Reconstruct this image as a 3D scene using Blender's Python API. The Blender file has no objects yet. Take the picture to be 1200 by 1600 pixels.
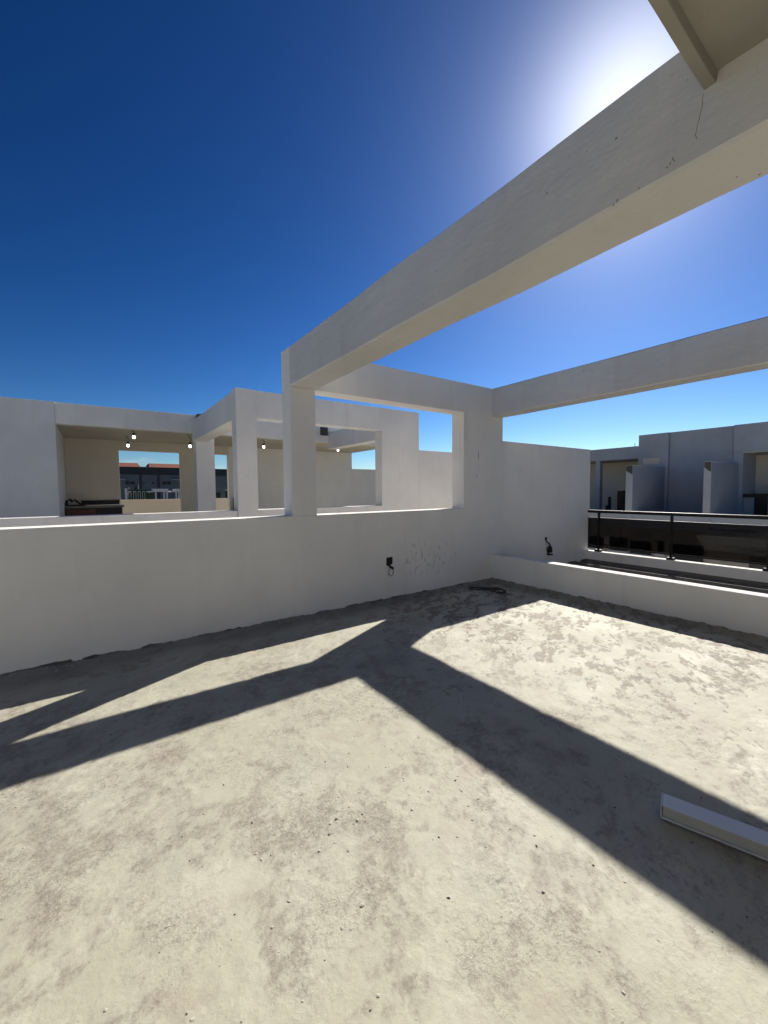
import bpy, bmesh, math, random
import numpy as np
from mathutils import Vector, Matrix, noise as mnoise

random.seed(7)
rng = np.random.default_rng(7)
scn = bpy.context.scene
col = scn.collection

# ------------------------------------------------------------------ camera
EYE = 1.5
F_PX, PITCH, ROLL, YAW = 634.04, -0.0523, -0.0083, 0.617
cp, sp, cy_, sy_ = math.cos(PITCH), math.sin(PITCH), math.cos(YAW), math.sin(YAW)
Fv = Vector((sy_ * cp, cy_ * cp, sp)); Rv = Vector((cy_, -sy_, 0)); Uv = Rv.cross(Fv)
R2 = Rv * math.cos(ROLL) + Uv * math.sin(ROLL); U2 = Uv * math.cos(ROLL) - Rv * math.sin(ROLL)
cam_d = bpy.data.cameras.new('camera'); cam = bpy.data.objects.new('camera', cam_d); col.objects.link(cam)
cam_d.sensor_fit = 'HORIZONTAL'; cam_d.sensor_width = 36; cam_d.lens = F_PX / 1200 * 36
cam_d.clip_start = 0.02; cam_d.clip_end = 6000
m3 = Matrix((R2, U2, -Fv)).transposed()
cam.matrix_world = Matrix.Translation((0, 0, EYE)) @ m3.to_4x4()
scn.camera = cam

# ------------------------------------------------------------------ light
SM, SK = 1.1782, 0.5436                      # sun direction (x, y) for one metre of height
sun_dir = Vector((SM, SK, 1)).normalized()
SUN_EL = math.asin(sun_dir.z); SUN_ROT = math.atan2(SM, SK)
sun_d = bpy.data.lights.new('sun', 'SUN'); sun_d.energy = 5.0; sun_d.angle = math.radians(0.5)
sun_d.color = (1.0, 0.948, 0.855)
sun = bpy.data.objects.new('sun', sun_d); col.objects.link(sun)
sun.rotation_euler = sun_dir.to_track_quat('Z', 'Y').to_euler(); sun.location = (20, 10, 20)

world = bpy.data.worlds.new('World'); scn.world = world; world.use_nodes = True
wn, wl = world.node_tree.nodes, world.node_tree.links
for n in list(wn): wn.remove(n)
wo = wn.new('ShaderNodeOutputWorld'); bg = wn.new('ShaderNodeBackground'); sky = wn.new('ShaderNodeTexSky')
sky.sky_type = 'NISHITA'; sky.sun_disc = False
sky.sun_elevation = SUN_EL; sky.sun_rotation = SUN_ROT
sky.altitude = 0; sky.air_density = 0.9; sky.dust_density = 0.32; sky.ozone_density = 4.0
bg.inputs['Strength'].default_value = 0.06
# low fair-weather cloud over the horizon, all the way round
tc = wn.new('ShaderNodeTexCoord'); sep = wn.new('ShaderNodeSeparateXYZ')
wl.new(tc.outputs['Generated'], sep.inputs[0])
mp = wn.new('ShaderNodeMapping'); mp.inputs['Scale'].default_value = (9, 9, 26); wl.new(tc.outputs['Generated'], mp.inputs[0])
cn = wn.new('ShaderNodeTexNoise'); cn.inputs['Scale'].default_value = 1.6; cn.inputs['Detail'].default_value = 7; wl.new(mp.outputs[0], cn.inputs['Vector'])
cr = wn.new('ShaderNodeMapRange'); cr.inputs[1].default_value = .50; cr.inputs[2].default_value = .68; wl.new(cn.outputs[0], cr.inputs[0])
hr = wn.new('ShaderNodeMapRange'); hr.inputs[1].default_value = .085; hr.inputs[2].default_value = .02; wl.new(sep.outputs[2], hr.inputs[0])
cm = wn.new('ShaderNodeMath'); cm.operation = 'MULTIPLY'; wl.new(cr.outputs[0], cm.inputs[0]); wl.new(hr.outputs[0], cm.inputs[1])
mx = wn.new('ShaderNodeMix'); mx.data_type = 'RGBA'; wl.new(cm.outputs[0], mx.inputs['Factor'])
# deep, clear tropical sky: dome graded alike, white glow added round the sun
gm = wn.new('ShaderNodeGamma'); gm.inputs[1].default_value = 1.7; wl.new(sky.outputs[0], gm.inputs[0])
hs_ = wn.new('ShaderNodeHueSaturation'); hs_.inputs['Saturation'].default_value = 1.09; hs_.inputs['Value'].default_value = .25; wl.new(gm.outputs[0], hs_.inputs['Color'])
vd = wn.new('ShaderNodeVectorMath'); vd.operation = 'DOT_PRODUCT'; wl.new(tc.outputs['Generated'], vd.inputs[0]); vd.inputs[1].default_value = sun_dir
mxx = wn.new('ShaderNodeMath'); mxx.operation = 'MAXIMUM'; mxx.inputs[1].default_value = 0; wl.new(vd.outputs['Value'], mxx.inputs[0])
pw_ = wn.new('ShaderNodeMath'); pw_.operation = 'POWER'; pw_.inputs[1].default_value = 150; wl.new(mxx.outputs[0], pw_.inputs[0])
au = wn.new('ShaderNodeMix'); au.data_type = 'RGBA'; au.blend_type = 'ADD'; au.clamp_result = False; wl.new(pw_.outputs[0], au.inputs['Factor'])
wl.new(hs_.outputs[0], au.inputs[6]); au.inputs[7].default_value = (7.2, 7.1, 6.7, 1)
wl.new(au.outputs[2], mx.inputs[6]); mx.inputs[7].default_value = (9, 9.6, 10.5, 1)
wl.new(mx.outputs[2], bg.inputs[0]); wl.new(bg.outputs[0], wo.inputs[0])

vs = scn.view_settings
vs.view_transform = 'Standard'; vs.look = 'None'; vs.gamma = 1; vs.use_curve_mapping = False
vs.exposure = 0.6

# ------------------------------------------------------------------ materials
def new_mat(name):
    m = bpy.data.materials.new(name); m.use_nodes = True
    return m, m.node_tree.nodes, m.node_tree.links, m.node_tree.nodes['Principled BSDF']

def N(nodes, t, **kw):
    n = nodes.new(t)
    for k, v in kw.items(): setattr(n, k, v)
    return n

def noise(nodes, links, vec, scale, detail=4, rough=.55, stretch=None):
    if stretch:
        mpn = N(nodes, 'ShaderNodeMapping'); mpn.inputs['Scale'].default_value = stretch
        links.new(vec, mpn.inputs[0]); vec = mpn.outputs[0]
    n = N(nodes, 'ShaderNodeTexNoise'); n.inputs['Scale'].default_value = scale
    n.inputs['Detail'].default_value = detail; n.inputs['Roughness'].default_value = rough
    links.new(vec, n.inputs['Vector']); return n.outputs[0]

def rng_node(nodes, links, src, a, b, c=0, d=1):
    r = N(nodes, 'ShaderNodeMapRange'); r.inputs[1].default_value = a; r.inputs[2].default_value = b
    r.inputs[3].default_value = c; r.inputs[4].default_value = d; links.new(src, r.inputs[0]); return r.outputs[0]

def mathn(nodes, links, op, a, b):
    n = N(nodes, 'ShaderNodeMath', operation=op)
    for i, v in enumerate((a, b)):
        if isinstance(v, (int, float)): n.inputs[i].default_value = v
        else: links.new(v, n.inputs[i])
    return n.outputs[0]

def mixc(nodes, links, fac, a, b, blend='MIX'):
    n = N(nodes, 'ShaderNodeMix', data_type='RGBA', blend_type=blend)
    if isinstance(fac, (int, float)): n.inputs['Factor'].default_value = fac
    else: links.new(fac, n.inputs['Factor'])
    for i, v in ((6, a), (7, b)):
        if isinstance(v, tuple): n.inputs[i].default_value = (*v, 1) if len(v) == 3 else v
        else: links.new(v, n.inputs[i])
    return n.outputs[2]

def bump(nodes, links, h, strength, dist, prev=None):
    b = N(nodes, 'ShaderNodeBump'); b.inputs['Strength'].default_value = strength; b.inputs['Distance'].default_value = dist
    links.new(h, b.inputs['Height'])
    if prev: links.new(prev, b.inputs['Normal'])
    return b.outputs[0]

def stucco(name, base, var=.06, grime=.25, rough=.9, grime_col=(.33, .30, .25), bstr=.35, scuff=None, pits=0):
    m, nd, lk, bs = new_mat(name)
    pos = N(nd, 'ShaderNodeNewGeometry').outputs['Position']
    big = noise(nd, lk, pos, .9, 5, .6); mid = noise(nd, lk, pos, 5.0, 6, .65)
    streak = noise(nd, lk, pos, 2.2, 5, .6, (3.0, 3.0, .35)); fine = noise(nd, lk, pos, 60, 3)
    dark = tuple(c * (1 - 2.2 * var) for c in base)
    c = mixc(nd, lk, rng_node(nd, lk, big, .3, .7), dark, base)
    c = mixc(nd, lk, rng_node(nd, lk, mid, .58, .82, 0, .5), c, tuple(x * (1 - 2.0 * var) for x in base))
    g = rng_node(nd, lk, streak, .55, .8, 0, grime)
    c = mixc(nd, lk, g, c, grime_col)
    spots = noise(nd, lk, pos, 17, 5, .7)
    c = mixc(nd, lk, rng_node(nd, lk, spots, .67, .74, 0, grime * 1.6), c, grime_col)
    if pits:
        pn = noise(nd, lk, pos, 34, 2, .4); reg = noise(nd, lk, pos, 1.7, 2)
        pm = mathn(nd, lk, 'MULTIPLY', rng_node(nd, lk, pn, .72, .76), rng_node(nd, lk, reg, .52, .6))
        c = mixc(nd, lk, mathn(nd, lk, 'MULTIPLY', pm, pits), c, (.05, .045, .04))
    if scuff:                                     # boot and trowel scuffs in a box of the wall, with run marks
        x0, x1, z0, z1 = scuff
        sx = N(nd, 'ShaderNodeSeparateXYZ'); lk.new(pos, sx.inputs[0])
        def win(v, a, b, s):
            return mathn(nd, lk, 'MULTIPLY', rng_node(nd, lk, v, a - s, a + s), rng_node(nd, lk, v, b + s, b - s))
        reg = mathn(nd, lk, 'MULTIPLY', win(sx.outputs[0], x0, x1, .22), win(sx.outputs[2], z0, z1, .14))
        sm = noise(nd, lk, pos, 9, 4, .55, (2.2, 1, 1.0)); dr = noise(nd, lk, pos, 15, 3, .5, (2.2, 1, .28))
        mk = mathn(nd, lk, 'MAXIMUM', rng_node(nd, lk, sm, .57, .68), rng_node(nd, lk, dr, .58, .72, 0, .8))
        mk = mathn(nd, lk, 'MULTIPLY', mathn(nd, lk, 'MULTIPLY', mk, reg), .6)
        c = mixc(nd, lk, mk, c, (.14, .12, .10))
    lk.new(c, bs.inputs['Base Color']); bs.inputs['Roughness'].default_value = rough
    bs.inputs['Specular IOR Level'].default_value = .25
    trowel = noise(nd, lk, pos, 3.2, 4, .5, (1, 1, 2.2))
    b = bump(nd, lk, trowel, bstr * .6, .03)
    b = bump(nd, lk, mid, bstr * .5, .008, b)
    b = bump(nd, lk, fine, bstr, .0025, b)
    lk.new(b, bs.inputs['Normal'])
    return m

def plain(name, colr, rough=.6, metal=0, var=.12, scale=20, spec=.4, bstr=.15):
    m, nd, lk, bs = new_mat(name)
    pos = N(nd, 'ShaderNodeNewGeometry').outputs['Position']
    n = noise(nd, lk, pos, scale, 5, .6)
    c = mixc(nd, lk, rng_node(nd, lk, n, .3, .7), tuple(x * (1 - var * 2) for x in colr), colr)
    lk.new(c, bs.inputs['Base Color']); bs.inputs['Roughness'].default_value = rough
    bs.inputs['Metallic'].default_value = metal; bs.inputs['Specular IOR Level'].default_value = spec
    lk.new(bump(nd, lk, n, bstr, .004), bs.inputs['Normal'])
    return m

WHITE = (.84, .812, .762)
M = {}
M['stucco'] = stucco('white_stucco', WHITE, grime=.16)
M['stucco_scuffed'] = stucco('white_stucco_scuffed', WHITE, grime=.11, scuff=(3.45, 4.45, .30, .72))
M['stucco_beam'] = stucco('beam_plaster', (.69, .675, .65), var=.07, grime=.22, bstr=.5, pits=.8)
M['stucco_neighbour'] = stucco('neighbour_stucco', (.71, .695, .675), var=.07, grime=.22)
M['stucco_grey'] = stucco('weathered_grey_stucco', (.63, .64, .655), var=.08, grime=.3, grime_col=(.36, .36, .37))
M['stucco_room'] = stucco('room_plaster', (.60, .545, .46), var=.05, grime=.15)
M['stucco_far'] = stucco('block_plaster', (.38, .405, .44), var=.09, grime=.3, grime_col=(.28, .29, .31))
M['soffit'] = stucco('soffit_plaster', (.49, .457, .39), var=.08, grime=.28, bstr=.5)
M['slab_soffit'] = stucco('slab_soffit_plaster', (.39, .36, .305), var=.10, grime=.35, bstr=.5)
M['cement'] = stucco('bare_cement', (.20, .19, .17), var=.15, grime=.4, bstr=.9, grime_col=(.10, .095, .09))
M['dark_cement'] = stucco('dark_block', (.10, .09, .08), var=.18, grime=.4, bstr=.9, grime_col=(.05, .045, .04))
M['black_metal'] = plain('black_metal', (.006, .006, .0065), .42, 0, .1, 30, .3, .05)
M['black_rubber'] = plain('black_rubber', (.015, .014, .013), .7, 0, .1, 60, .3)
M['white_metal'] = plain('white_lacquer', (.62, .64, .66), .35, 0, .03, 12, .5, .03)
M['diffuser'] = plain('diffuser_plastic', (.52, .51, .47), .5, 0, .05, 8, .4, .03)
M['wood_dark'] = plain('dark_wood', (.05, .028, .02), .6, 0, .3, 6)
M['wood_red'] = plain('red_board', (.13, .05, .03), .7, 0, .25, 8)
M['counter'] = plain('counter_stone', (.22, .21, .195), .4, 0, .25, 40)
M['dark_panel'] = plain('dark_panel', (.02, .019, .018), .6, 0, .2, 10)
M['roof_red'] = plain('roof_tile_red', (.22, .065, .035), .8, 0, .2, 3)
M['far_slate'] = plain('far_slate', (.045, .05, .065), .8, 0, .15, 1.2)
M['far_grey'] = plain('far_grey_wall', (.17, .18, .20), .9, 0, .1, .6)
M['far_white'] = plain('far_white_wall', (.62, .62, .62), .9, 0, .05, .8)
M['far_green'] = plain('far_green_wall', (.06, .085, .06), .9, 0, .2, 1.0)
M['far_dark'] = plain('far_dark_opening', (.012, .014, .018), .3, 0, .1, 1.0)
M['brown_wall'] = plain('brown_wall', (.33, .30, .27), .9, 0, .08, 1.5)
M['steel'] = plain('galvanised', (.25, .25, .25), .45, .8, .1, 30)

def glass_tint():
    m, nd, lk, bs = new_mat('tinted_glass')
    out = nd['Material Output']; nd.remove(bs)
    tr = N(nd, 'ShaderNodeBsdfTransparent'); tr.inputs[0].default_value = (.27, .26, .255, 1)
    gl = N(nd, 'ShaderNodeBsdfGlossy'); gl.inputs['Roughness'].default_value = .02; gl.inputs[0].default_value = (.8, .8, .8, 1)
    fr = N(nd, 'ShaderNodeFresnel'); fr.inputs[0].default_value = 1.45
    mxs = N(nd, 'ShaderNodeMixShader')
    lk.new(rng_node(nd, lk, fr.outputs[0], 0, 1, 0, .30), mxs.inputs[0]); lk.new(tr.outputs[0], mxs.inputs[1]); lk.new(gl.outputs[0], mxs.inputs[2])
    lk.new(mxs.outputs[0], out.inputs[0]); return m
M['glass'] = glass_tint()

def bulb_mat():
    m, nd, lk, bs = new_mat('lit_bulb')
    bs.inputs['Base Color'].default_value = (.8, .8, .78, 1)
    bs.inputs['Emission Color'].default_value = (1, .97, .9, 1); bs.inputs['Emission Strength'].default_value = 3
    return m
M['bulb'] = bulb_mat()

def ground_mat():
    m, nd, lk, bs = new_mat('dry_ground')
    pos = N(nd, 'ShaderNodeNewGeometry').outputs['Position']
    a = noise(nd, lk, pos, .05, 6, .6); b = noise(nd, lk, pos, .9, 6, .6)
    c = mixc(nd, lk, rng_node(nd, lk, a, .4, .6), (.23, .20, .155), (.09, .10, .05))
    c = mixc(nd, lk, rng_node(nd, lk, b, .4, .7, 0, .5), c, (.30, .27, .22))
    lk.new(c, bs.inputs['Base Color']); bs.inputs['Roughness'].default_value = 1
    return m
M['ground'] = ground_mat()

def floor_mat():
    m, nd, lk, bs = new_mat('raw_concrete_screed')
    pos = N(nd, 'ShaderNodeNewGeometry').outputs['Position']
    at = N(nd, 'ShaderNodeAttribute', attribute_name='dirt'); at2 = N(nd, 'ShaderNodeAttribute', attribute_name='chalk'); at3 = N(nd, 'ShaderNodeAttribute', attribute_name='edge'); at4 = N(nd, 'ShaderNodeAttribute', attribute_name='flaky')
    big = noise(nd, lk, pos, .7, 5, .6); mid = noise(nd, lk, pos, 4.5, 8, .7); fine = noise(nd, lk, pos, 42, 6, .7); grit = noise(nd, lk, pos, 150, 3, .6)
    c = mixc(nd, lk, rng_node(nd, lk, big, .35, .65), (.378, .362, .282), (.416, .402, .326))
    c = mixc(nd, lk, rng_node(nd, lk, mid, .5, .75, 0, .5), c, (.338, .325, .263))
    c = mixc(nd, lk, rng_node(nd, lk, mid, .46, .28, 0, .55), c, (.458, .445, .370))
    c = mixc(nd, lk, mathn(nd, lk, 'MULTIPLY', at2.outputs['Fac'], rng_node(nd, lk, fine, .35, .6, .35, .9)), c, (.535, .522, .445))
    hf = noise(nd, lk, pos, 13, 11, .74, (1.0, 1.7, 1)); hv = mathn(nd, lk, 'ADD', hf, mathn(nd, lk, 'MULTIPLY', at.outputs['Fac'], .27))
    dm = rng_node(nd, lk, hv, .645, .735)
    dcol = mixc(nd, lk, rng_node(nd, lk, fine, .35, .65), (.120, .098, .074), (.215, .185, .150))
    gr = noise(nd, lk, pos, 55, 8, .78, (1.5, 1, 1))
    grain = mathn(nd, lk, 'MULTIPLY', rng_node(nd, lk, mathn(nd, lk, 'ADD', gr, mathn(nd, lk, 'MULTIPLY', at.outputs['Fac'], .08)), .47, .70), rng_node(nd, lk, at.outputs['Fac'], .05, .8, .04, .62))
    n4 = N(nd, 'ShaderNodeMix', data_type='FLOAT'); lk.new(at4.outputs['Fac'], n4.inputs['Factor']); lk.new(grain, n4.inputs[2]); lk.new(mathn(nd, lk, 'MULTIPLY', dm, .80), n4.inputs[3])
    dmix = n4.outputs[0]
    tn = noise(nd, lk, pos, 1.6, 5, .62); tn2 = noise(nd, lk, pos, 2.7, 6, .62, (1, 1.4, 1))
    c = mixc(nd, lk, rng_node(nd, lk, tn, .52, .70, 0, .40), c, (.30, .305, .262))
    c = mixc(nd, lk, rng_node(nd, lk, tn2, .54, .70, 0, .42), c, (.315, .262, .222))
    c = mixc(nd, lk, mathn(nd, lk, 'MULTIPLY', at.outputs['Fac'], .22), c, (.24, .20, .165))
    c = mixc(nd, lk, dmix, c, dcol)
    reg = noise(nd, lk, pos, 1.1, 2)
    c = mixc(nd, lk, mathn(nd, lk, 'MULTIPLY', mathn(nd, lk, 'MULTIPLY', rng_node(nd, lk, reg, .56, .68), rng_node(nd, lk, mid, .48, .62)), .35), c, (.24, .15, .12))
    pit = noise(nd, lk, pos, 21, 9, .74, (1, 1.9, 1)); preg = noise(nd, lk, pos, 1.9, 5, .65)
    pm = mathn(nd, lk, 'MULTIPLY', rng_node(nd, lk, pit, .545, .63), rng_node(nd, lk, preg, .44, .62, .12, 1))
    c = mixc(nd, lk, mathn(nd, lk, 'MULTIPLY', pm, .62), c, (.185, .16, .13))
    sq = noise(nd, lk, pos, 15, 6, .62, (1, 1.6, 1)); sd = mathn(nd, lk, 'ABSOLUTE', mathn(nd, lk, 'SUBTRACT', sq, .5), 0)
    rg = mathn(nd, lk, 'MULTIPLY', rng_node(nd, lk, sd, .020, .003), mathn(nd, lk, 'MULTIPLY', rng_node(nd, lk, mathn(nd, lk, 'ADD', preg, mathn(nd, lk, 'MULTIPLY', at.outputs['Fac'], .12)), .49, .62), rng_node(nd, lk, fine, .40, .55)))
    c = mixc(nd, lk, mathn(nd, lk, 'MULTIPLY', rg, .62), c, (.125, .105, .085))
    spk = rng_node(nd, lk, grit, .66, .72); c = mixc(nd, lk, mathn(nd, lk, 'MULTIPLY', spk, .5), c, (.13, .12, .11))
    spw = rng_node(nd, lk, grit, .33, .28); c = mixc(nd, lk, mathn(nd, lk, 'MULTIPLY', spw, .4), c, (.62, .60, .55))
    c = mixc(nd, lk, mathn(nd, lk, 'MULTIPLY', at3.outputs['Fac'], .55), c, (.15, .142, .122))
    lk.new(c, bs.inputs['Base Color']); bs.inputs['Roughness'].default_value = .70; bs.inputs['Specular IOR Level'].default_value = .32
    b = bump(nd, lk, mid, .5, .013); b = bump(nd, lk, pm, -.5, .004, b); b = bump(nd, lk, dmix, -.9, .010, b); b = bump(nd, lk, rg, -.7, .008, b); rm = rng_node(nd, lk, preg, .45, .62, .06, .8); fh = mathn(nd, lk, 'MULTIPLY', fine, rm)
    b = bump(nd, lk, fh, .95, .008, b); b = bump(nd, lk, grit, .3, .0015, b)
    lk.new(b, bs.inputs['Normal']); return m
M['floor'] = floor_mat()

# ------------------------------------------------------------------ helpers
def tag(o, label=None, cat=None, group=None, kind=None):
    if label: o['label'] = label
    if cat: o['category'] = cat
    if group: o['group'] = group
    if kind: o['kind'] = kind
    return o

def thing(name, label, cat, loc=(0, 0, 0), group=None):
    o = bpy.data.objects.new(name, None); o.location = loc; o.empty_display_size = .1; col.objects.link(o)
    return tag(o, label, cat, group)

def link(name, bm, mat, parent=None, smooth=False):
    me = bpy.data.meshes.new(name)
    bm.normal_update()
    if smooth:
        for f in bm.faces: f.smooth = True
    bm.to_mesh(me); bm.free()
    me.materials.append(M[mat] if isinstance(mat, str) else mat)
    o = bpy.data.objects.new(name, me); col.objects.link(o)
    if parent:
        o.parent = parent
        l = Vector((0, 0, 0)); p = parent
        while p: l += p.location; p = p.parent
        me.transform(Matrix.Translation(-l))          # shapes are written in world metres
    return o

FACES = {'-z': (0, 3, 2, 1), '+z': (4, 5, 6, 7), '-y': (0, 1, 5, 4), '+y': (2, 3, 7, 6), '-x': (3, 0, 4, 7), '+x': (1, 2, 6, 5)}
def add_box(bm, x0, x1, y0, y1, z0, z1, skip=(), bevel=0, butt=()):
    t = bmesh.new()
    v = [t.verts.new(p) for p in ((x0, y0, z0), (x1, y0, z0), (x1, y1, z0), (x0, y1, z0), (x0, y0, z1), (x1, y0, z1), (x1, y1, z1), (x0, y1, z1))]
    fs = {k: t.faces.new([v[i] for i in ix]) for k, ix in FACES.items()}
    if bevel:
        bad = set()
        for k in tuple(butt) + tuple(skip): bad |= set(fs[k].edges)
        bmesh.ops.bevel(t, geom=[e for e in t.edges if e not in bad], offset=bevel, segments=2, profile=.5, affect='EDGES')
    for k in skip:
        if fs[k].is_valid: t.faces.remove(fs[k])
    me = bpy.data.meshes.new('tmp'); t.to_mesh(me); t.free(); bm.from_mesh(me); bpy.data.meshes.remove(me)

def box(name, mat, parent, x0, x1, y0, y1, z0, z1, bevel=.006, skip=(), butt=()):
    bm = bmesh.new(); add_box(bm, x0, x1, y0, y1, z0, z1, skip, bevel, butt); return link(name, bm, mat, parent)

def tube(bm, pts, r, n=8, cap=True):
    pts = [Vector(p) for p in pts]; rings = []
    for i, p in enumerate(pts):
        d = (pts[min(i + 1, len(pts) - 1)] - pts[max(i - 1, 0)]).normalized()
        a = d.cross(Vector((0, 0, 1)) if abs(d.z) < .9 else Vector((1, 0, 0))).normalized(); b = d.cross(a)
        rr = r[i] if isinstance(r, (list, tuple)) else r
        rings.append([bm.verts.new(p + (a * math.cos(2 * math.pi * k / n) + b * math.sin(2 * math.pi * k / n)) * rr) for k in range(n)])
    for i in range(len(rings) - 1):
        for k in range(n): bm.faces.new((rings[i][k], rings[i][(k + 1) % n], rings[i + 1][(k + 1) % n], rings[i + 1][k]))
    if cap:
        bm.faces.new(rings[0][::-1]); bm.faces.new(rings[-1])

def lathe(bm, c, prof, n=14):
    rings = [[bm.verts.new((c[0] + r * math.cos(2 * math.pi * k / n), c[1] + r * math.sin(2 * math.pi * k / n), c[2] + z)) for k in range(n)] for r, z in prof]
    for i in range(len(rings) - 1):
        for k in range(n): bm.faces.new((rings[i][k], rings[i][(k + 1) % n], rings[i + 1][(k + 1) % n], rings[i + 1][k]))
    bm.faces.new(rings[0][::-1]); bm.faces.new(rings[-1])

def wavy_beam(name, mat, parent, x0, x1, y0, y1, z0, z1, amp=.007, open_end='+y', seed=0.0):
    """plastered beam along y: rounded, slightly uneven edges; its far end is left open where it meets a wall"""
    bm = bmesh.new(); L = y1 - y0; ny = max(2, int(L / .07)); nx, nz = 5, 7; rd = .012
    sec = []
    for i in range(nx + 1): sec.append((x0 + rd + (x1 - x0 - 2 * rd) * i / nx, z0))
    for i in range(nz + 1): sec.append((x1, z0 + rd + (z1 - z0 - 2 * rd) * i / nz))
    for i in range(nx + 1): sec.append((x1 - rd - (x1 - x0 - 2 * rd) * i / nx, z1))
    for i in range(nz + 1): sec.append((x0, z1 - rd - (z1 - z0 - 2 * rd) * i / nz))
    rows = []
    for j in range(ny + 1):
        y = y0 + L * j / ny; f = min(1, (y1 - y) / .5, )
        row = []
        for x, z in sec:
            p = Vector((x, y, z)); q = p * 1.25 + Vector((seed, 0, seed)); q2 = p * 5.0
            d = mnoise.noise_vector(q) * amp * 1.3 + mnoise.noise_vector(q2) * amp * .28
            row.append(bm.verts.new(p + Vector((d.x, 0, d.z)) * f))
        rows.append(row)
    n = len(sec)
    for j in range(ny):
        for k in range(n): bm.faces.new((rows[j][k], rows[j][(k + 1) % n], rows[j + 1][(k + 1) % n], rows[j + 1][k]))
    bm.faces.new(rows[0])
    if open_end is None: bm.faces.new(rows[-1][::-1])
    bmesh.ops.recalc_face_normals(bm, faces=bm.faces)
    return link(name, bm, mat, parent)

def chunk(bm, c, s, flat=1.0, r=None):
    """small angular lump"""
    r = r or random
    t = bmesh.ops.create_icosphere(bm, subdivisions=1, radius=1)
    a = r.uniform(0, 6.28); sx, sy, sz = s * r.uniform(.6, 1.5), s * r.uniform(.5, 1.0), s * flat * r.uniform(.5, 1.0)
    for v in t['verts']:
        p = Vector((v.co.x * sx, v.co.y * sy, v.co.z * sz)) * r.uniform(.75, 1.15)
        v.co = Vector((p.x * math.cos(a) - p.y * math.sin(a) + c[0], p.x * math.sin(a) + p.y * math.cos(a) + c[1], p.z + c[2] + sz * .45))

# measured layout (metres): x along the party wall, y across it, z above the terrace
D, T = 4.453, .255
X1A, X1B, X2A, X3, X4, X5 = 1.857, 2.171, 4.690, 5.350, 5.622, 8.463
ZP, ZBB, ZBT, ZTW, ZK, TK = 1.214, 2.704, 3.151, 2.323, .424, .169
HEM = .11

# ------------------------------------------------------------------ ground and terrace slabs
bm = bmesh.new()
G = -6.6
vv = [bm.verts.new(p) for p in ((-2500, -2500, G), (2500, -2500, G), (2500, 2500, G), (-2500, 2500, G))]; bm.faces.new(vv)
tag(link('ground', bm, 'ground'), kind='structure')

def vnoise(x, y, seed):
    r = np.random.default_rng(seed).random((256, 256))
    xi, yi = np.floor(x).astype(int), np.floor(y).astype(int); fx, fy = x - xi, y - yi
    fx, fy = fx * fx * (3 - 2 * fx), fy * fy * (3 - 2 * fy)
    g = lambda a, b: r[a % 256, b % 256]
    return (g(xi, yi) * (1 - fx) + g(xi + 1, yi) * fx) * (1 - fy) + (g(xi, yi + 1) * (1 - fx) + g(xi + 1, yi + 1) * fx) * fy
def fbm(x, y, s, seed, oct=5, gain=.5):
    a, t, w = 0, 0, 1.0
    for o in range(oct):
        a = a + w * vnoise(x * s * 2 ** o + 17.3 * o, y * s * 2 ** o + 5.1 * o, seed + o); t += w; w *= gain
    return a / t
def sstep(a, b, v):
    t = np.clip((v - a) / (b - a), 0, 1); return t * t * (3 - 2 * t)

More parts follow.
